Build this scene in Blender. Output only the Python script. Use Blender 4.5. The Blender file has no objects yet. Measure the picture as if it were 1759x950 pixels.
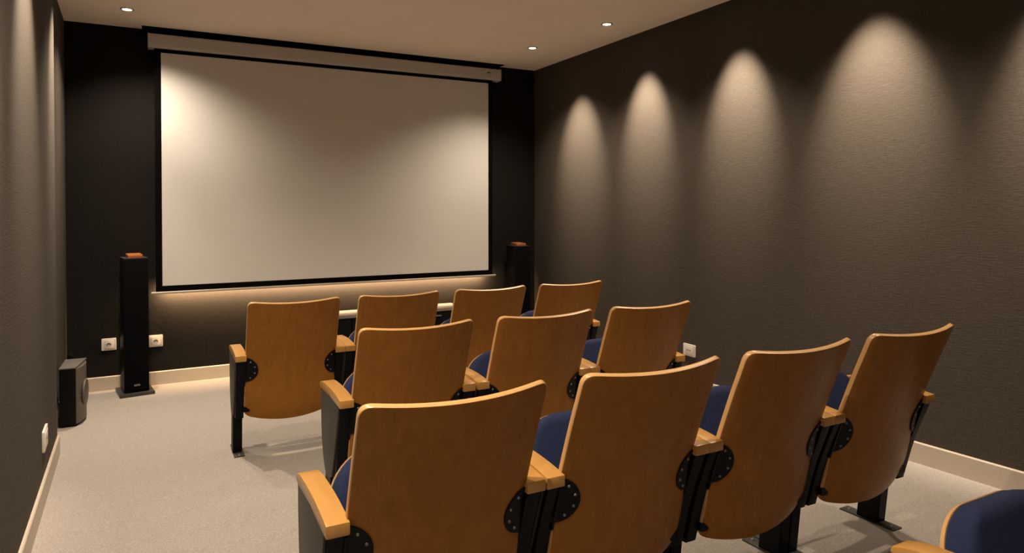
import bpy, bmesh, math, random
from mathutils import Vector, Matrix
random.seed(4)
S = bpy.context.scene
COL = S.collection
PI = math.pi

# ------------------------------------------------------------------ camera, world, exposure
cam = bpy.data.cameras.new('camera')
cam.sensor_width = 36.0
cam.lens = 1155.55 / 1759 * 36.0
cam.shift_y = -(475 - 369.28) / 1759
cam.clip_start = 0.05
camo = bpy.data.objects.new('camera', cam)
COL.objects.link(camo)
camo.location = (0, 0, 1.45)
camo.rotation_euler = (PI / 2 - 0.0139, 0.0, -0.4818)
S.camera = camo

world = bpy.data.worlds.new('world')
world.use_nodes = True
world.node_tree.nodes['Background'].inputs[0].default_value = (1, .8, .6, 1)
world.node_tree.nodes['Background'].inputs[1].default_value = 0.0
S.world = world

S.view_settings.view_transform = 'Standard'
S.view_settings.look = 'None'
S.view_settings.gamma = 1
S.view_settings.use_curve_mapping = False
S.view_settings.exposure = 0.0

LIGHT_COL = (1.0, 0.84, 0.66)
BEAM_W = 360.0      # narrow wall-grazing beam of every recessed lamp
SPILL_W = 195.0     # its wide spill
LED_W = 105.0

# ------------------------------------------------------------------ room numbers
H = 2.919          # ceiling
D = 6.3986         # front wall
XR = 3.6231        # right wall
YB = -1.6          # back wall
G = 0.0284         # the floor rises gently towards the back row
BH = 0.113


def fz(y):
    return G * (4.3 - y)


def xl(y):         # near part of the left wall
    return -0.544 - 0.0382 * (y - 4.722)


# ------------------------------------------------------------------ materials
def newmat(name):
    m = bpy.data.materials.new(name)
    m.use_nodes = True
    nt = m.node_tree
    return m, nt, nt.nodes['Principled BSDF']


def simple(name, col, rough=.5, metal=0.0, spec=.5, noise=0.0, nscale=40, bump=0.0, bscale=200, emis=None, estr=0):
    m, nt, b = newmat(name)
    b.inputs['Base Color'].default_value = (*col, 1)
    b.inputs['Roughness'].default_value = rough
    b.inputs['Metallic'].default_value = metal
    b.inputs['Specular IOR Level'].default_value = spec
    tc = nt.nodes.new('ShaderNodeTexCoord')
    if noise:
        n = nt.nodes.new('ShaderNodeTexNoise')
        n.inputs['Scale'].default_value = nscale
        n.inputs['Detail'].default_value = 4
        nt.links.new(tc.outputs['Object'], n.inputs['Vector'])
        r = nt.nodes.new('ShaderNodeValToRGB')
        r.color_ramp.elements[0].position = .3
        r.color_ramp.elements[1].position = .7
        r.color_ramp.elements[0].color = (*[c * (1 - noise) for c in col], 1)
        r.color_ramp.elements[1].color = (*[min(1, c * (1 + noise)) for c in col], 1)
        nt.links.new(n.outputs['Fac'], r.inputs['Fac'])
        nt.links.new(r.outputs['Color'], b.inputs['Base Color'])
    if bump:
        n = nt.nodes.new('ShaderNodeTexNoise')
        n.inputs['Scale'].default_value = bscale
        n.inputs['Detail'].default_value = 3
        nt.links.new(tc.outputs['Object'], n.inputs['Vector'])
        bp = nt.nodes.new('ShaderNodeBump')
        bp.inputs['Strength'].default_value = bump
        bp.inputs['Distance'].default_value = .004
        nt.links.new(n.outputs['Fac'], bp.inputs['Height'])
        nt.links.new(bp.outputs['Normal'], b.inputs['Normal'])
    if emis:
        b.inputs['Emission Color'].default_value = (*emis, 1)
        b.inputs['Emission Strength'].default_value = estr
    return m


def wall_mat(name, col):
    """dark woven wall covering: short horizontal slubs crossed by a fine grain"""
    m, nt, b = newmat(name)
    tc = nt.nodes.new('ShaderNodeTexCoord')
    mp = nt.nodes.new('ShaderNodeMapping')
    mp.inputs['Scale'].default_value = (14, 14, 90)
    nt.links.new(tc.outputs['Object'], mp.inputs['Vector'])
    n1 = nt.nodes.new('ShaderNodeTexNoise')
    n1.inputs['Scale'].default_value = 1.6
    n1.inputs['Detail'].default_value = 5
    nt.links.new(mp.outputs['Vector'], n1.inputs['Vector'])
    mp2 = nt.nodes.new('ShaderNodeMapping')
    mp2.inputs['Scale'].default_value = (120, 120, 30)
    nt.links.new(tc.outputs['Object'], mp2.inputs['Vector'])
    n2 = nt.nodes.new('ShaderNodeTexNoise')
    n2.inputs['Scale'].default_value = 1.2
    n2.inputs['Detail'].default_value = 3
    nt.links.new(mp2.outputs['Vector'], n2.inputs['Vector'])
    mx = nt.nodes.new('ShaderNodeMath')
    mx.operation = 'ADD'
    nt.links.new(n1.outputs['Fac'], mx.inputs[0])
    nt.links.new(n2.outputs['Fac'], mx.inputs[1])
    r = nt.nodes.new('ShaderNodeMapRange')
    r.inputs['From Min'].default_value = .6
    r.inputs['From Max'].default_value = 1.4
    nt.links.new(mx.outputs[0], r.inputs['Value'])
    cr = nt.nodes.new('ShaderNodeValToRGB')
    cr.color_ramp.elements[0].color = (*[c * .86 for c in col], 1)
    cr.color_ramp.elements[1].color = (*[c * 1.14 for c in col], 1)
    nt.links.new(r.outputs[0], cr.inputs['Fac'])
    nt.links.new(cr.outputs['Color'], b.inputs['Base Color'])
    bp = nt.nodes.new('ShaderNodeBump')
    bp.inputs['Strength'].default_value = .35
    bp.inputs['Distance'].default_value = .003
    nt.links.new(r.outputs[0], bp.inputs['Height'])
    nt.links.new(bp.outputs['Normal'], b.inputs['Normal'])
    b.inputs['Roughness'].default_value = .85
    b.inputs['Specular IOR Level'].default_value = .2
    return m


def wood_mat(name, dark, light, rough=.3, along='Z', spec=.45):
    """clear-lacquered veneer, grain running along one axis"""
    m, nt, b = newmat(name)
    tc = nt.nodes.new('ShaderNodeTexCoord')
    oi = nt.nodes.new('ShaderNodeObjectInfo')
    ad = nt.nodes.new('ShaderNodeVectorMath')
    ad.operation = 'ADD'
    mu = nt.nodes.new('ShaderNodeMath')
    mu.operation = 'MULTIPLY'
    mu.inputs[1].default_value = 9.0
    nt.links.new(oi.outputs['Random'], mu.inputs[0])
    nt.links.new(tc.outputs['Object'], ad.inputs[0])
    nt.links.new(mu.outputs[0], ad.inputs[1])
    mp = nt.nodes.new('ShaderNodeMapping')
    sc = {'Z': (22, 22, 1.6), 'Y': (26, 2.0, 26)}[along]
    mp.inputs['Scale'].default_value = sc
    nt.links.new(ad.outputs[0], mp.inputs['Vector'])
    n = nt.nodes.new('ShaderNodeTexNoise')
    n.inputs['Scale'].default_value = 1.5
    n.inputs['Detail'].default_value = 7
    n.inputs['Roughness'].default_value = .62
    n.inputs['Distortion'].default_value = .6
    nt.links.new(mp.outputs['Vector'], n.inputs['Vector'])
    n2 = nt.nodes.new('ShaderNodeTexNoise')
    n2.inputs['Scale'].default_value = 2.2
    nt.links.new(ad.outputs[0], n2.inputs['Vector'])
    mx = nt.nodes.new('ShaderNodeMix')
    mx.inputs[0].default_value = .3
    nt.links.new(n.outputs['Fac'], mx.inputs[2])
    nt.links.new(n2.outputs['Fac'], mx.inputs[3])
    r = nt.nodes.new('ShaderNodeValToRGB')
    r.color_ramp.elements[0].position = .3
    r.color_ramp.elements[1].position = .7
    r.color_ramp.elements[0].color = (*dark, 1)
    r.color_ramp.elements[1].color = (*light, 1)
    nt.links.new(mx.outputs[0], r.inputs['Fac'])
    nt.links.new(r.outputs['Color'], b.inputs['Base Color'])
    b.inputs['Roughness'].default_value = rough
    b.inputs['Specular IOR Level'].default_value = spec
    return m


M = {}
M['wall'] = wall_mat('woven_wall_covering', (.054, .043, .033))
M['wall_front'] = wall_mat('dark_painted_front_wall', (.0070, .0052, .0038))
M['ceiling'] = simple('ceiling_paint', (.92, .815, .705), .9, spec=.2, noise=.02, nscale=3)
M['carpet'] = simple('carpet', (.310, .276, .243), .95, spec=.1, noise=.20, nscale=150, bump=.6, bscale=300)
M['baseboard'] = simple('baseboard_paint', (.47, .40, .32), .45, noise=.02)
M['veneer'] = wood_mat('chair_back_veneer', (.250, .099, .0165), (.345, .145, .027), .32, spec=.10)
M['ply_edge'] = wood_mat('plywood_edge', (.46, .255, .095), (.56, .32, .13), .3)
M['arm_wood'] = wood_mat('armrest_beech', (.385, .190, .048), (.455, .235, .064), .28, along='Y')
M['navy'] = simple('navy_upholstery', (.012, .018, .055), .9, spec=.25, noise=.15, nscale=90, bump=.4, bscale=500)
M['black_metal'] = simple('black_powder_coat', (.0022, .0024, .0040), .45, spec=.12, bump=.05, bscale=600)
M['side_grey'] = simple('dark_grey_side_panel', (.040, .036, .030), .5, spec=.3, noise=.08, nscale=30)
M['bolt'] = simple('bolt_steel', (.17, .165, .16), .45, metal=.5)
M['foot_metal'] = simple('foot_plate_steel', (.055, .05, .043), .4, metal=.3)
M['screen_white'] = simple('screen_fabric', (.66, .635, .595), .85, spec=.15, noise=.01, nscale=2)
M['screen_black'] = simple('screen_border', (.0035, .003, .0026), .9, spec=.03)
M['case'] = simple('housing_white', (.52, .49, .45), .42, noise=.02)
M['bar'] = simple('weight_bar', (.50, .43, .35), .4, metal=.2)
M['speaker'] = simple('speaker_black', (.003, .003, .0032), .5, spec=.15, bump=.1, bscale=400)
M['speaker_top'] = simple('speaker_satin_black', (.035, .032, .028), .4)
M['cloth'] = simple('speaker_grille_cloth', (.004, .004, .0045), .95, spec=.05, bump=.3, bscale=700)
M['copper'] = simple('copper_grille', (.85, .28, .09), .35, metal=.7, bump=.3, bscale=300)
M['sub_top'] = simple('subwoofer_top', (.10, .095, .085), .45, noise=.08)
M['sub_grille'] = simple('subwoofer_grille', (.085, .072, .058), .45, noise=.12, nscale=60, bump=.2, bscale=500)
M['cone'] = simple('subwoofer_cone', (.10, .085, .07), .45, noise=.1)
M['plate'] = simple('socket_plastic', (.66, .60, .53), .35)
M['hole'] = simple('socket_recess', (.10, .075, .05), .6)
M['trim'] = simple('downlight_trim', (.35, .28, .2), .4, metal=.3)
M['lens'] = simple('downlight_lens', (1, 1, 1), .3, emis=(1.0, .86, .66), estr=28)
M['led'] = simple('led_strip', (1, 1, 1), .3, emis=(1.0, .70, .42), estr=3)
M['cab_black'] = simple('cabinet_black', (.004, .004, .0045), .6, spec=.1)
M['cab_top'] = simple('cabinet_pale_top', (.21, .17, .145), .5, noise=.03)
M['grey_metal'] = simple('handle_metal', (.3, .3, .3), .35, metal=.8)


# ------------------------------------------------------------------ mesh helpers
def obj(name, bm, mats, parent=None, sharp=35, smooth=True, loc=None, rot=None):
    bmesh.ops.recalc_face_normals(bm, faces=bm.faces)
    if smooth:
        for f in bm.faces:
            f.smooth = True
        lim = math.radians(sharp)
        for e in bm.edges:
            if len(e.link_faces) == 2 and e.calc_face_angle(0) > lim:
                e.smooth = False
    me = bpy.data.meshes.new(name)
    bm.to_mesh(me)
    bm.free()
    if not isinstance(mats, (list, tuple)):
        mats = [mats]
    for m in mats:
        me.materials.append(m)
    o = bpy.data.objects.new(name, me)
    COL.objects.link(o)
    if parent:
        o.parent = parent
    if loc is not None:
        o.location = loc
    if rot is not None:
        o.rotation_euler = rot
    return o


def empty(name, loc=(0, 0, 0), rz=0):
    o = bpy.data.objects.new(name, None)
    o.empty_display_size = .1
    COL.objects.link(o)
    o.location = loc
    o.rotation_euler = (0, 0, rz)
    return o


def tag(o, label, cat, group=None):
    o['label'] = label
    o['category'] = cat
    if group:
        o['group'] = group
    return o


def struct(name, bm, m, **k):
    o = obj(name, bm, m, **k)
    o['kind'] = 'structure'
    return o


def prism(bm, pts, z0, z1, axis='z', bevel=0, mat=0):
    """extrude a 2-D outline; z0 / z1 may be functions of the outline point"""
    f0 = z0 if callable(z0) else (lambda a, b: z0)
    f1 = z1 if callable(z1) else (lambda a, b: z1)

    def mk(a, b, c):
        return {'z': (a, b, c), 'x': (c, a, b), 'y': (a, c, b)}[axis]
    lo = [bm.verts.new(mk(a, b, f0(a, b))) for a, b in pts]
    hi = [bm.verts.new(mk(a, b, f1(a, b))) for a, b in pts]
    fs = [bm.faces.new(lo[::-1]), bm.faces.new(hi)]
    n = len(pts)
    for i in range(n):
        fs.append(bm.faces.new((lo[i], lo[(i + 1) % n], hi[(i + 1) % n], hi[i])))
    for f in fs:
        f.material_index = mat
    if bevel:
        es = list({e for f in fs for e in f.edges})
        bmesh.ops.recalc_face_normals(bm, faces=fs)
        es = [e for e in es if len(e.link_faces) == 2 and e.calc_face_angle(0) > .5]
        bmesh.ops.bevel(bm, geom=es, offset=bevel, segments=2, profile=.6, affect='EDGES')
    return bm


def box(bm, x0, x1, y0, y1, z0, z1, bevel=0, mat=0):
    return prism(bm, [(x0, y0), (x1, y0), (x1, y1), (x0, y1)], z0, z1, 'z', bevel, mat)


def lathe(bm, prof, seg=24, mat=0):
    """revolve (r, z) about z"""
    rings = []
    for r, z in prof:
        if r < 1e-6:
            rings.append([bm.verts.new((0, 0, z))])
        else:
            rings.append([bm.verts.new((r * math.cos(2 * PI * i / seg), r * math.sin(2 * PI * i / seg), z)) for i in range(seg)])
    for a, b in zip(rings, rings[1:]):
        for i in range(seg):
            j = (i + 1) % seg
            if len(a) == 1 and len(b) == 1:
                continue
            if len(a) == 1:
                f = bm.faces.new((a[0], b[i], b[j]))
            elif len(b) == 1:
                f = bm.faces.new((a[i], a[j], b[0]))
            else:
                f = bm.faces.new((a[i], a[j], b[j], b[i]))
            f.material_index = mat
    return bm


def rrect(x0, x1, y0, y1, r, n=5):
    pts = []
    for cx, cy, a0 in ((x1 - r, y0 + r, -PI / 2), (x1 - r, y1 - r, 0), (x0 + r, y1 - r, PI / 2), (x0 + r, y0 + r, PI)):
        for i in range(n + 1):
            a = a0 + PI / 2 * i / n
            pts.append((cx + r * math.cos(a), cy + r * math.sin(a)))
    return pts


def copy_tree(o, parent=None):
    c = o.copy()
    COL.objects.link(c)
    c.parent = parent
    for ch in list(o.children):
        copy_tree(ch, c)
    return c


# ------------------------------------------------------------------ room shell
T = .12
bm = bmesh.new()
prism(bm, [(-1.1, YB - T), (XR + T, YB - T), (XR + T, D + T), (-1.1, D + T)], lambda x, y: fz(y) - .12, lambda x, y: fz(y))
struct('floor', bm, M['carpet'])

# ceiling with the dark slot the screen housing hangs in
bm = bmesh.new()
SX0, SX1, SY0 = -.125, 3.20, D - .125
box(bm, -1.1, XR + T, YB - T, SY0, H, H + .16)
box(bm, -1.1, SX0, SY0, D + T, H, H + .16)
box(bm, SX1, XR + T, SY0, D + T, H, H + .16)
struct('ceiling', bm, M['ceiling'])
bm = bmesh.new()
box(bm, SX0 - .01, SX1 + .01, SY0 - .01, D + T, H + .11, H + .17)
box(bm, SX0 - .008, SX0 + .004, SY0, D, H + .001, H + .12)
box(bm, SX1 - .004, SX1 + .008, SY0, D, H + .001, H + .12)
box(bm, SX0, SX1, SY0 - .008, SY0 + .004, H + .001, H + .12)
struct('trim_1', bm, M['screen_black'])

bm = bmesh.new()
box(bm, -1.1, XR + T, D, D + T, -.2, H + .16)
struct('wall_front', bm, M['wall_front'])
bm = bmesh.new()
box(bm, XR, XR + T, YB - T, D, -.2, H + .01)
struct('wall_right', bm, M['wall'])
# left wall: a near stretch that stops in a square corner and a shallow recess beyond it
YC = 4.722
bm = bmesh.new()
pl = [(xl(YB), YB), (xl(YC), YC), (-.602, YC), (-.668, D), (-1.1, D), (-1.1, YB)]
prism(bm, pl, -.2, H + .01)
struct('wall_left', bm, M['wall'], sharp=1)
bm = bmesh.new()
box(bm, -1.1, XR + T, YB - T, YB, -.2, H + .01)
struct('wall_back', bm, M['wall'])


def baseboard(name, p, q, nx, ny):
    """skirting between two plan points, profile with a small chamfer, following the floor"""
    bm = bmesh.new()
    th = .013
    prof = [(0, -.03), (th, -.03), (th, BH - .005), (th - .004, BH), (0, BH)]
    rows = []
    n = 12
    for i in range(n + 1):
        t = i / n
        x = p[0] + (q[0] - p[0]) * t
        y = p[1] + (q[1] - p[1]) * t
        rows.append([bm.verts.new((x + nx * a, y + ny * a, fz(y) + b)) for a, b in prof])
    for a, b in zip(rows, rows[1:]):
        for i in range(len(prof)):
            j = (i + 1) % len(prof)
            bm.faces.new((a[i], a[j], b[j], b[i]))
    bm.faces.new(rows[0])
    bm.faces.new(rows[-1][::-1])
    return struct(name, bm, M['baseboard'], sharp=20)


baseboard('baseboard_front', (-.667, D), (XR, D), 0, -1)
baseboard('baseboard_right', (XR, YB), (XR, D - .013), -1, 0)
baseboard('baseboard_left', (xl(YB), YB), (xl(YC), YC), 1, .038)
baseboard('baseboard_left', (-.602, YC + .01), (-.667, D - .013), 1, .04)
baseboard('baseboard_back', (xl(YB), YB), (XR, YB), 0, 1)


# ------------------------------------------------------------------ recessed ceiling lamps
def light_obj(name, kind, parent, loc, direction, energy, size=None, blend=1.0, radius=.03):
    l = bpy.data.lights.new(name, kind)
    l.energy = energy
    l.color = LIGHT_COL
    if kind == 'SPOT':
        l.spot_size = size
        l.spot_blend = blend
    l.shadow_soft_size = radius
    o = bpy.data.objects.new(name, l)
    COL.objects.link(o)
    o.parent = parent
    o.location = loc
    o.rotation_euler = Vector(direction).to_track_quat('-Z', 'Y').to_euler()
    return o


def make_downlight(x, y, wallside, label, tilt=30, cone=46, power=1.0, spill_cone=108, spill=1.0):
    t = empty('downlight', (x, y, H))
    bm = bmesh.new()
    lathe(bm, [(.031, -.001), (.034, -.006), (.044, -.005), (.047, -.002), (.047, .001), (.031, .001)], 28)
    obj('trim_ring', bm, M['trim'], t)
    bm = bmesh.new()
    lathe(bm, [(0, -.0045), (.018, -.004), (.0315, -.002), (.0315, .001), (0, .001)], 24)
    obj('lens', bm, M['lens'], t)
    a = math.radians(tilt)
    light_obj('beam', 'SPOT', t, (0, 0, -.02), (wallside * math.sin(a), 0, -math.cos(a)), BEAM_W * power, math.radians(cone), 1.0)
    light_obj('spill', 'SPOT', t, (0, 0, -.02), (-wallside * .10, 0, -1), SPILL_W * spill, math.radians(spill_cone), 1.0)
    tag(t, label, 'ceiling light', 'recessed spotlights in the ceiling')
    return t


# (y, tilt towards the wall, beam cone, beam power, spill cone, spill power): no two gimbals are set alike
RIGHT = [(5.48, 32, 48, 1.0, 120, .88), (4.485, 29, 46, 1.03, 104, .9), (3.46, 27.5, 45, 1.05, 100, .8), (2.45, 23.5, 51, 1.0, 100, .7),
         (1.43, 24, 52, 1.0, 100, .55)]
LEFT = [(5.81, 3, 60, .30, 124, .86), (4.70, 30, 48, .75, 108, 1.15), (3.45, 27, 52, .9, 108, .4), (2.35, 27, 52, .8, 128, .9), (1.25, 28, 48, .8, 136, 1.35), (.15, 28, 48, .8, 130, .45)]
rl = ['small lit recessed ceiling spotlight nearest the front right corner of the room',
      'small lit recessed ceiling spotlight beside the right wall, the farthest right one in view']
for i, (y, *par) in enumerate(RIGHT):
    lab = rl[i] if i < 2 else 'recessed ceiling spotlight beside the right wall, above the frame'
    make_downlight(3.08 if i == 0 else 3.21, y, 1, lab, *par)
for i, (y, *par) in enumerate(LEFT):
    lab = 'small lit recessed ceiling spotlight above the left end of the screen' if i == 0 else \
        'recessed ceiling spotlight beside the left wall, above the frame'
    make_downlight(-.21 if i == 0 else xl(y) + .42, y, -1, lab, *par)

# ------------------------------------------------------------------ projection screen
scr = empty('projection_screen', (1.53, D - .1, .72))
tag(scr, 'large white pull-down projection screen with black border on the front wall', 'projection screen')


def lw(bm, o=scr):         # shift world-built geometry into the thing's own frame
    bmesh.ops.translate(bm, verts=bm.verts, vec=-Vector(o.location))
    return bm


bm = bmesh.new()
prism(bm, rrect(D - .135, D - .012, 2.748, 2.864, .016, 4), -.075, 3.143, 'x')
obj('housing', lw(bm), M['case'], scr)
hs = scr.children[0]
for xa, xb in ((-.081, -.073), (3.141, 3.149)):
    bm = bmesh.new()
    prism(bm, rrect(D - .138, D - .010, 2.745, 2.867, .018, 4), xa, xb, 'x')
    obj('end_cap', lw(bm), M['case'], hs)
bm = bmesh.new()
prism(bm, [(3.005 + .022 * math.cos(a), 2.818 + .007 * math.sin(a)) for a in [i * PI / 8 for i in range(16)]], D - .1375, D - .134, 'y')
obj('maker_badge', lw(bm), M['hole'], hs)
for xa in (.15, 2.85):
    bm = bmesh.new()
    box(bm, xa - .02, xa + .02, D - .09, D + .0, 2.86, H + .10)
    obj('mounting_bracket', lw(bm), M['screen_black'], scr)
bm = bmesh.new()
box(bm, .012, 3.017, D - .1005, D - .0985, .782, 2.716)
obj('screen_fabric', lw(bm), M['screen_white'], scr)
bm = bmesh.new()
box(bm, -.036, .0125, D - .102, D - .098, .732, 2.76)
box(bm, 3.0165, 3.062, D - .102, D - .098, .732, 2.76)
box(bm, .0125, 3.0165, D - .102, D - .098, .732, .782)
box(bm, .0125, 3.0165, D - .102, D - .098, 2.716, 2.76)
obj('black_border', lw(bm), M['screen_black'], scr)
bm = bmesh.new()
prism(bm, rrect(D - .110, D - .090, .714, .734, .006, 3), -.07, 3.097, 'x')
obj('bottom_bar', lw(bm), M['bar'], scr)

# warm light strip on the wall behind the lower edge of the screen
led = empty('light_strip', (1.5, D, .75))
tag(led, 'warm light strip on the front wall hidden behind the bottom bar of the screen', 'light strip')
bm = bmesh.new()
box(bm, -.0, 3.03, D - .012, D, .745, .757)
obj('channel', lw(bm, led), M['bar'], led)
bm = bmesh.new()
box(bm, .005, 3.025, D - .020, D - .0115, .7455, .7565)
obj('diffuser', lw(bm, led), M['led'], led)
la = bpy.data.lights.new('glow', 'AREA')
la.shape = 'RECTANGLE'
la.size = 3.0
la.size_y = .01
la.energy = LED_W
la.color = (1.0, .66, .36)
lo = bpy.data.objects.new('glow', la)
COL.objects.link(lo)
lo.parent = led
lo.location = (0, -.072, -.012)
lo.rotation_euler = (math.radians(58), 0, 0)


# ------------------------------------------------------------------ loudspeakers
def make_tower(x, y, rz, label):
    t = empty('tower_speaker', (x, y, fz(y)), rz)
    tag(t, label, 'speaker', 'tall black tower speakers either side of the screen')
    w, d, h = .088, .11, 1.085
    bm = bmesh.new()
    box(bm, -w, w, -d, d, .028, h, .004)
    obj('cabinet', bm, M['speaker'], t)
    bm = bmesh.new()
    box(bm, -w + .004, w - .004, -d - .014, -d, .04, h - .004, .004)
    g = obj('front_grille', bm, M['cloth'], t)
    bm = bmesh.new()
    prism(bm, rrect(-.022, .022, .078, .092, .003, 2), -d - .0165, -d - .0135, 'y')
    obj('badge', bm, M['bolt'], g)
    bm = bmesh.new()
    box(bm, -w - .034, w + .034, -d - .05, d + .03, -.006, .028, .005)
    obj('plinth', bm, M['speaker_top'], t)
    bm = bmesh.new()
    box(bm, -w + .002, w - .002, -d + .002, d - .002, h - .001, h + .004, .001)
    obj('top_panel', bm, M['speaker_top'], t)
    bm = bmesh.new()
    prism(bm, [(-.052, -.08), (.052, -.08), (.052, .07), (-.052, .07)], h + .003, lambda a, b: h + .028 + .10 * (b + .08) * .4, 'z', .004)
    obj('copper_driver', bm, M['copper'], t)
    return t


make_tower(-.19, 6.19, math.radians(9), 'tall slim black tower speaker left of the screen, between two wall sockets')
make_tower(3.315, 6.20, math.radians(-4), 'tall slim black tower speaker right of the screen, in the front right corner')

sb = empty('subwoofer', (-.535, 5.47, fz(5.47)))
tag(sb, 'low black subwoofer box with rounded grille on the carpet against the left wall', 'subwoofer')
bm = bmesh.new()
prism(bm, [(-.067, -.145), (.026, -.145), (.05, .16), (-.062, .16)], .012, .392, 'z', .005)
obj('cabinet', bm, M['speaker'], sb)
bm = bmesh.new()
prism(bm, [(-.068, -.148), (.027, -.148), (.066, .16), (-.063, .16)], .392, .402, 'z', .003)
obj('top_panel', bm, M['sub_top'], sb)
bm = bmesh.new()      # bowed grille on the room side
pts = []
for i in range(13):
    t = i / 12
    yy = -.14 + .295 * t
    pts.append((.031 + .022 * t + .028 * math.sin(PI * t) ** .8, yy))
pts += [(.05, .157), (.026, -.142)]
prism(bm, pts, .02, .39, 'z', .003)
obj('front_grille', bm, M['sub_grille'], sb)
bm = bmesh.new()
lathe(bm, [(0, .004), (.02, .006), (.055, -.002), (.075, .010), (.085, .010), (.09, .0)], 28)
c = obj('driver', bm, M['cone'], sb, loc=(.066, .0, .20), rot=(0, PI / 2, math.radians(-4)))
for yy, zz in ((-.105, .10), (-.105, .20), (-.10, .30)):
    bm = bmesh.new()
    lathe(bm, [(0, .005), (.004, .004), (.005, 0)], 12)
    obj('knob', bm, M['cone'], sb, loc=(.046, yy, zz), rot=(0, PI / 2, -.35))
for xx in (-.045, .02):
    for yy in (-.12, .13):
        bm = bmesh.new()
        lathe(bm, [(0, -.004), (.012, -.004), (.014, .013), (0, .013)], 14)
        obj('foot', bm, M['speaker'], sb, loc=(xx, yy, 0))


# ------------------------------------------------------------------ low cabinet behind the front row
cx0, cx1, cy0, cy1, ct = 1.0, 2.62, 6.09, 6.375, .456
cb = empty('media_cabinet', (1.81, 6.23, fz(6.23)))
tag(cb, 'low black cabinet with a pale top standing below the screen behind the front row', 'cabinet')
bm = bmesh.new()
box(bm, cx0, cx1, cy0 + .015, cy1, fz(6.1) - .012, ct - .03, .003)
obj('body', lw(bm, cb), M['cab_black'], cb)
bm = bmesh.new()
box(bm, cx0 - .01, cx1 + .01, cy0 - .005, cy1, ct - .03, ct, .003)
obj('cabinet_top', lw(bm, cb), M['cab_top'], cb)
for i in range(3):
    w = (cx1 - cx0) / 3
    bm = bmesh.new()
    box(bm, cx0 + i * w + .004, cx0 + (i + 1) * w - .004, cy0, cy0 + .016, 0.0, ct - .034, .002)
    dr = obj('door', lw(bm, cb), M['cab_black'], cb)
    bm = bmesh.new()
    box(bm, cx0 + (i + .5) * w - .06, cx0 + (i + .5) * w + .06, cy0 - .014, cy0 + .001, ct - .075, ct - .065, .002)
    obj('handle', lw(bm, cb), M['grey_metal'], dr)


# ------------------------------------------------------------------ sockets
def make_socket(loc, rz, w, h, label, kind=0):
    t = empty('wall_socket', loc, rz)
    tag(t, label, 'socket', 'pale wall sockets')
    bm = bmesh.new()
    prism(bm, rrect(-w / 2, w / 2, -h / 2, h / 2, .005, 3), -.011, 0, 'y', .002)
    obj('cover_plate', bm, M['plate'], t)
    bm = bmesh.new()
    prism(bm, rrect(-w * .32, w * .32, -h * .36, h * .36, .004, 3), -.0135, -.0105, 'y', .001)
    ins = obj('insert', bm, M['plate'], t)
    if kind == 0:         # hooded round opening
        bm = bmesh.new()
        n = 14
        outer = [(.017 * math.cos(PI * i / n), .017 * math.sin(PI * i / n)) for i in range(n + 1)]
        inner = [(.008 * math.cos(PI * i / n), .008 * math.sin(PI * i / n)) for i in range(n, -1, -1)]
        prism(bm, [(a, b - .004) for a, b in outer + inner], -.016, -.013, 'y')
        obj('hood', bm, M['hole'], ins)
    else:
        for sx in (-.012, .012):
            bm = bmesh.new()
            prism(bm, [(sx + .006 * math.cos(2 * PI * i / 12), .006 * math.sin(2 * PI * i / 12)) for i in range(12)], -.0145, -.013, 'y')
            obj('contact_hole', bm, M['hole'], ins)
    return t


make_socket((-.379, D, .315), 0, .104, .098, 'pale square wall socket left of the left tower speaker')
make_socket((-.040, D, .312), 0, .104, .098, 'pale square wall socket between the left tower speaker and the screen glow')
make_socket((XR, 3.958, .333), -PI / 2, .13, .092, 'pale wall socket low on the right wall beyond the second row', 1)
make_socket((xl(3.99), 3.99, .305), PI / 2 + .038, .16, .102, 'pale wall socket low on the left wall above the skirting', 1)
# a small cable gland on the front wall behind the subwoofer
bm = bmesh.new()
lathe(bm, [(0, .03), (.011, .028), (.014, .02), (.014, .004), (.02, .002), (.02, -.002), (0, -.002)], 16)
o = obj('cable_outlet', bm, M['speaker'], None, loc=(-.645, D - .003, .247), rot=(PI / 2, 0, 0))
tag(o, 'tiny black cable outlet in the front left corner above the subwoofer', 'cable outlet')


# ------------------------------------------------------------------ theatre chair
PW = .252          # half width of the back shell
PROF = [(-.108, .915), (-.078, .84), (-.047, .765), (-.018, .69), (.008, .62), (.032, .55), (.050, .48), (.066, .41),
        (.080, .345), (.098, .285), (.122, .235)]
SAG = .042


def prof_pt(t):
    """Catmull-Rom through PROF, t in 0..1 from the top to the bottom"""
    n = len(PROF) - 1
    f = max(0, min(t, 1)) * n
    i = min(int(f), n - 1)
    u = f - i
    g = lambda k: Vector(PROF[max(0, min(n, k))])
    p0, p1, p2, p3 = g(i - 1), g(i), g(i + 1), g(i + 2)
    return .5 * ((2 * p1) + (-p0 + p2) * u + (2 * p0 - 5 * p1 + 4 * p2 - p3) * u * u + (-p0 + 3 * p1 - 3 * p2 + p3) * u ** 3)


def prof_n(t):
    a, b = prof_pt(max(0, t - .02)), prof_pt(min(1, t + .02))
    d = (b - a).normalized()          # heading down the back
    return Vector((-abs(d.y), -abs(d.x)))   # rearward (and slightly down)


def shell(s, t, off):
    """point on the back shell: s across -1..1, t down 0..1, off along the rear normal (rear positive)"""
    p = prof_pt(t)
    n = prof_n(t)
    q = p + n * (SAG * (1 - s * s) + off)
    return Vector((s * PW, q.x, q.y))


LEN = sum((prof_pt((i + 1) / 200) - prof_pt(i / 200)).length for i in range(200))


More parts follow.
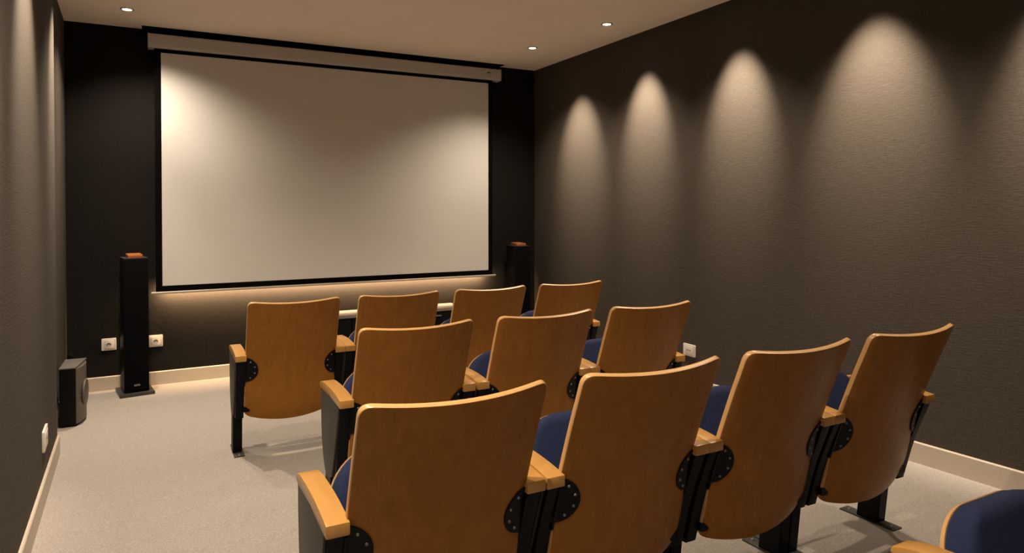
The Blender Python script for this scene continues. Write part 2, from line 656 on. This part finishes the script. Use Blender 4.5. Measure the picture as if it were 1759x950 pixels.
def halfw(d_top, d_bot, w, rt, rb):
    v = w
    if d_top < rt:
        v = min(v, w - rt + math.sqrt(max(0, rt * rt - (rt - d_top) ** 2)))
    if d_bot < rb:
        v = min(v, w - rb + math.sqrt(max(0, rb * rb - (rb - d_bot) ** 2)))
    return v


def tlist(t0, t1, rt, rb, n=22):
    L = (t1 - t0) * LEN
    ds = [0, .0015, .004, .008, .013, .02, .028]
    ds = [d * rt / .03 for d in ds]
    de = [L - d * rb / .03 for d in [0, .0015, .004, .008, .013, .02, .028]][::-1]
    a, b = ds[-1] + .01, de[0] - .01
    mid = [a + (b - a) * i / n for i in range(n + 1)]
    return [t0 + d / LEN for d in ds + mid + de], L


def build_back_panel():
    bm = bmesh.new()
    rt, rb, th = .036, .05, .017
    ts, L = tlist(0, 1, rt, rb)
    NS = 18
    rear, front = [], []
    for t in ts:
        d = t * LEN
        w = halfw(d, LEN - d, 1.0 * PW, rt, rb) / PW
        ss = [w * (-1 + 2 * i / NS) for i in range(NS + 1)]
        drop = 0.0
        rr, ff = [], []
        for s in ss:
            P = shell(s, t, 0)
            Q = shell(s, t, -th)
            bot = max(0, (t - .8) / .2) * .020 * (1 - s * s)      # bottom edge dips in the middle
            P.z -= bot
            Q.z -= bot
            rr.append(bm.verts.new(P))
            ff.append(bm.verts.new(Q))
        rear.append(rr)
        front.append(ff)
    for g in (rear, front):
        for a, b in zip(g, g[1:]):
            for i in range(NS):
                bm.faces.new((a[i], a[i + 1], b[i + 1], b[i]))
    edge = []
    for a, b in ((rear[0], front[0]), (rear[-1], front[-1])):
        for i in range(NS):
            edge.append(bm.faces.new((a[i], a[i + 1], b[i + 1], b[i])))
    for k in (0, NS):
        for i in range(len(ts) - 1):
            edge.append(bm.faces.new((rear[i][k], rear[i + 1][k], front[i + 1][k], front[i][k])))
    for f in edge:
        f.material_index = 1
    bmesh.ops.recalc_face_normals(bm, faces=bm.faces)
    es = [e for e in bm.edges if len(e.link_faces) == 2 and {f.material_index for f in e.link_faces} == {0, 1}]
    bmesh.ops.bevel(bm, geom=es, offset=.0022, segments=2, profile=.5, affect='EDGES', material=1)
    return bm


def puff_pad(surf, w_fn, ts, base_off, thick, NS=16):
    """closed cushion: back sheet on the shell, front sheet puffed; surf(s,t,off)->Vector"""
    bm = bmesh.new()
    a_, b_ = [], []
    nt = len(ts)
    for k, t in enumerate(ts):
        w = w_fn(t)
        et = min(1, (min(t - ts[0], ts[-1] - t)) / (.10 * (ts[-1] - ts[0])))
        ra, rb = [], []
        for i in range(NS + 1):
            u = -1 + 2 * i / NS
            u = math.copysign(1 - (1 - abs(u)) ** 1.6, u) if i not in (0, NS) else u
            es = min(1, (1 - abs(u)) / .12)
            p = math.sqrt(max(0, 1 - (1 - es) ** 2)) * math.sqrt(max(0, 1 - (1 - et) ** 2))
            ra.append(bm.verts.new(surf(u * w, t, base_off)))
            rb.append(bm.verts.new(surf(u * w, t, base_off - .006 - thick * (.45 + .55 * p) * (.9 + .1 * math.cos(u * PI / 2)))))
        a_.append(ra)
        b_.append(rb)
    for g in (a_, b_):
        for p, q in zip(g, g[1:]):
            for i in range(NS):
                bm.faces.new((p[i], p[i + 1], q[i + 1], q[i]))
    for p, q in ((a_[0], b_[0]), (a_[-1], b_[-1])):
        for i in range(NS):
            bm.faces.new((p[i], p[i + 1], q[i + 1], q[i]))
    for k in (0, NS):
        for i in range(nt - 1):
            bm.faces.new((a_[i][k], a_[i + 1][k], b_[i + 1][k], b_[i][k]))
    return bm


# tipped-up seat: local frame (s across, t from the top edge down to the hinge, off towards the back rest)
ST = Vector((.372, .650))      # top edge (y, z)
SB = Vector((.215, .330))      # hinge edge
SW = .232
SD = (SB - ST)
SL = SD.length
SN = Vector((-abs(SD.y), abs(SD.x))).normalized()     # towards the back rest


def seatpt(s, t, off):
    p = ST + SD * t
    bow = -.018 * (2 * t - 1) ** 2 - .010 * s * s / (SW * SW)
    q = p - SN * off + SN * 0 + SN * (-bow * .0)
    return Vector((s, q.x, q.y))


def seat_halfw(t, grow=0.0):
    d = t * SL
    w, r, rb = SW + grow, .165, .03
    return max(.02, halfw(d, SL - d, w, r, rb))


def build_seat_shell():
    bm = bmesh.new()
    r = .165
    ts = [r * (1 - math.cos(PI / 2 * i / 12)) / SL for i in range(13)]
    ts = ts + [ts[-1] + (.95 - ts[-1]) * i / 8 for i in range(1, 9)] + [.97, .985, 1.0]
    NS = 16
    A, B = [], []
    for t in ts:
        w = seat_halfw(t, .0025)
        ra, rb = [], []
        for i in range(NS + 1):
            u = -1 + 2 * i / NS
            belly = .030 * (1 - u * u) * math.sin(PI * min(1, max(0, t)))
            ra.append(bm.verts.new(seatpt(u * w, t, 0)))
            rb.append(bm.verts.new(seatpt(u * w, t, .010 + belly)))
        A.append(ra)
        B.append(rb)
    for g in (A, B):
        for a, b in zip(g, g[1:]):
            for i in range(NS):
                bm.faces.new((a[i], a[i + 1], b[i + 1], b[i]))
    for a, b in ((A[0], B[0]), (A[-1], B[-1])):
        for i in range(NS):
            bm.faces.new((a[i], a[i + 1], b[i + 1], b[i]))
    for k in (0, NS):
        for i in range(len(ts) - 1):
            bm.faces.new((A[i][k], A[i + 1][k], B[i + 1][k], B[i][k]))
    return bm


def make_chair():
    t = empty('theatre_chair')
    obj('backrest', build_back_panel(), [M['veneer'], M['ply_edge']], t, sharp=40)
    # upholstered pad on the front of the back shell
    ts = [.11, .113, .12, .13, .15] + [.17 + .66 * i / 14 for i in range(15)] + [.85, .87, .88, .885]
    wf = lambda tt: halfw((tt - .11) * LEN, (.885 - tt) * LEN, .225, .05, .04) / PW
    obj('back_cushion', puff_pad(shell, wf, ts, -.0175, .032), M['navy'], t, sharp=60)
    # seat, tipped up
    st = obj('seat', build_seat_shell(), M['ply_edge'], t, sharp=50)
    ts2 = [.004 + .36 * (1 - math.cos(PI / 2 * i / 12)) for i in range(13)] + [.40 + .53 * i / 8 for i in range(9)] + [.95, .965, .972]
    obj('seat_cushion', puff_pad(seatpt, lambda tt: seat_halfw(max(.0, tt - .006), .0) if tt > .02 else max(.05, seat_halfw(max(0, tt - .001), -.003)), ts2, -.0005, .058), M['navy'], st, sharp=60)
    for sx in (-1, 1):
        # armrest: gently arched top, rounded nose
        bm = bmesh.new()
        xo, xi = .3055, .2465
        prof = []
        N = 14
        top = []
        for i in range(N + 1):
            y = .395 * i / N
            top.append((y, .604 + .012 * math.sin(PI * (y / .395) ** .9) - .010 * max(0, (y - .33) / .065) ** 2))
        bot = [(.390, .571), (.36, .570), (.20, .578), (0.0, .571)]
        pts = top + [(.400, .583)] + bot
        prism(bm, pts, sx * xi, sx * xo, 'x', 0)
        bmesh.ops.recalc_face_normals(bm, faces=bm.faces)
        es = [e for e in bm.edges if len(e.link_faces) == 2 and e.calc_face_angle(0) > .6]
        bmesh.ops.bevel(bm, geom=es, offset=.0035, segments=2, profile=.6, affect='EDGES')
        obj('armrest', bm, M['arm_wood'], t, sharp=50)
        # outer side panel
        op = [(.024, .574), (.052, .50), (.082, .42), (.110, .345), (.135, .290), (.158, .238), (.205, .215), (.275, .215), (.305, .245), (.332, .29), (.352, .35), (.362, .42), (.368, .50), (.37, .576)]
        bm = bmesh.new()
        prism(bm, op, sx * .2960, sx * .3055, 'x', .001)
        obj('side_panel', bm, M['side_grey'], t, sharp=50)
        # black standard behind it
        ip = [(.010, .573), (.038, .50), (.068, .42), (.090, .345), (.104, .290), (.122, .222), (.215, .212), (.275, .23), (.30, .30), (.34, .42), (.355, .574)]
        bm = bmesh.new()
        prism(bm, ip, sx * .2530, sx * .2965, 'x', .001)
        obj('standard', bm, M['black_metal'], t, sharp=50)
        # leg, leaning slightly forward towards its foot
        bm = bmesh.new()
        zt = .262
        q = [(sx * .253, 0), (sx * .304, 0), (sx * .304, .1), (sx * .253, .1)]
        lo_ = [bm.verts.new((a, .208 + b, -G * (.208 + b) - .002)) for a, b in q]
        hi_ = [bm.verts.new((a, .180 + b, zt)) for a, b in q]
        bm.faces.new(lo_)
        bm.faces.new(hi_)
        for i in range(4):
            j = (i + 1) % 4
            bm.faces.new((lo_[i], lo_[j], hi_[j], hi_[i]))
        bmesh.ops.recalc_face_normals(bm, faces=bm.faces)
        bmesh.ops.bevel(bm, geom=list(bm.edges), offset=.002, segments=2, affect='EDGES')
        lg = obj('leg', bm, M['black_metal'], t, sharp=50)
        bm = bmesh.new()
        c = sx * .2735
        prism(bm, [(c - .029, .130), (c + .029, .130), (c + .029, .385), (c - .029, .385)], lambda a, b: -G * b - .001, lambda a, b: -G * b + .006, 'z', .0012)
        fp = obj('foot_plate', bm, M['foot_metal'], lg)
        for by in (.158, .357):
            bm = bmesh.new()
            lathe(bm, [(0, .005), (.006, .005), (.009, 0), (0, -.001)], 12)
            b_ = obj('bolt', bm, M['bolt'], fp, loc=(c, by, -G * by + .006))
        # half-round hinge plate screwed to the rear of the shell
        bm = bmesh.new()
        tc_ = .545
        R = .074
        NA, NR = 22, 6
        rows_o, rows_i = [], []
        for k in range(NR + 1):
            rr = R * k / NR
            ro, ri = [], []
            for i in range(NA + 1):
                a = -PI / 2 - .25 + (PI + .5) * i / NA
                xx = (PW + .006) - rr * math.cos(a)
                tt = tc_ + rr * math.sin(a) / LEN
                s = sx * xx / PW
                ro.append(shell(s, tt, .0052))
                ri.append(shell(s, tt, .0006))
            rows_o.append([bm.verts.new(p) for p in ro])
            rows_i.append([bm.verts.new(p) for p in ri])
        for g in (rows_o, rows_i):
            for a, b in zip(g, g[1:]):
                for i in range(NA):
                    bm.faces.new((a[i], a[i + 1], b[i + 1], b[i]))
        for i in range(NA):
            bm.faces.new((rows_o[-1][i], rows_o[-1][i + 1], rows_i[-1][i + 1], rows_i[-1][i]))
        for kk in (0, NA):
            for k in range(NR):
                bm.faces.new((rows_o[k][kk], rows_o[k + 1][kk], rows_i[k + 1][kk], rows_i[k][kk]))
        bmesh.ops.remove_doubles(bm, verts=bm.verts, dist=1e-5)
        hp = obj('hinge_plate', bm, M['black_metal'], t, sharp=40)
        for a in (-1.15, -.5, .15, .8):
            a = a + .17
            xx = PW + .006 - (R - .015) * math.cos(a)
            tt = tc_ + (R - .015) * math.sin(a) / LEN
            P = shell(sx * xx / PW, tt, .0052)
            Pn = shell(sx * xx / PW, tt, .0152) - P
            bm = bmesh.new()
            lathe(bm, [(0, .0035), (.0035, .003), (.0052, 0), (0, -.0005)], 10)
            obj('bolt', bm, M['bolt'], hp, loc=P, rot=Pn.to_track_quat('Z', 'Y').to_euler())
        # connector between the half-round plate and the standard
        bm = bmesh.new()
        prism(bm, [(.012, .56), (.05, .56), (.10, .43), (.06, .42)], sx * .250, sx * .257, 'x')
        obj('plate_bracket', bm, M['black_metal'], t)
        bm = bmesh.new()
        prism(bm, rrect(sx * .24 - .018, sx * .24 + .018, .262, .292, .006, 3), .092, .125, 'y')
        obj('lower_bracket', bm, M['black_metal'], t)
    # torsion bar that carries the seat
    bm = bmesh.new()
    lathe(bm, [(0, -.2555), (.011, -.2555), (.011, .2555), (0, .2555)], 16)
    obj('pivot_bar', bm, M['black_metal'], t, loc=(0, .235, .335), rot=(0, PI / 2, 0))
    return t


SP = .612
rows = [   # (left edge x, arm rear y, seats, group)
    (.363, 4.000, 4),
    (.656, 2.757, 3),
    (.350, 1.625, 4),
    (1.42, .520, 1),
]
labels = [
    ['front row theatre chair at the left end, wooden back fully visible with its floor leg',
     'front row theatre chair, second from the left, half hidden by the row behind',
     'front row theatre chair, third from the left, half hidden by the row behind',
     'front row theatre chair at the right end, beside the dark right wall'],
    ['second row theatre chair at the left end, with a grey side panel on the aisle',
     'second row theatre chair in the middle of its three',
     'second row theatre chair at the right end, next to the right wall socket'],
    ['third row theatre chair at the left end, largest wooden back with broad light armrest',
     'third row theatre chair, second from the left, dark brown back',
     'third row theatre chair, third from the left, between two black floor legs',
     'third row theatre chair at the right end, nearest the right wall skirting'],
    ['nearest theatre chair in the lower right corner, only its navy tipped seat and armrest showing'],
]
groups = ['front row of theatre chairs', 'second row of theatre chairs', 'third row of theatre chairs', 'back row of theatre chairs']
proto = make_chair()
first = True
for r, (x0, y, n) in enumerate(rows):
    for k in range(n):
        c = proto if first else copy_tree(proto)
        first = False
        c.location = (x0 + (k + .5) * SP - ((0, .010, .004, 0)[r] if k == 0 else 0), y, fz(y))
        tag(c, labels[r][k], 'chair', groups[r])
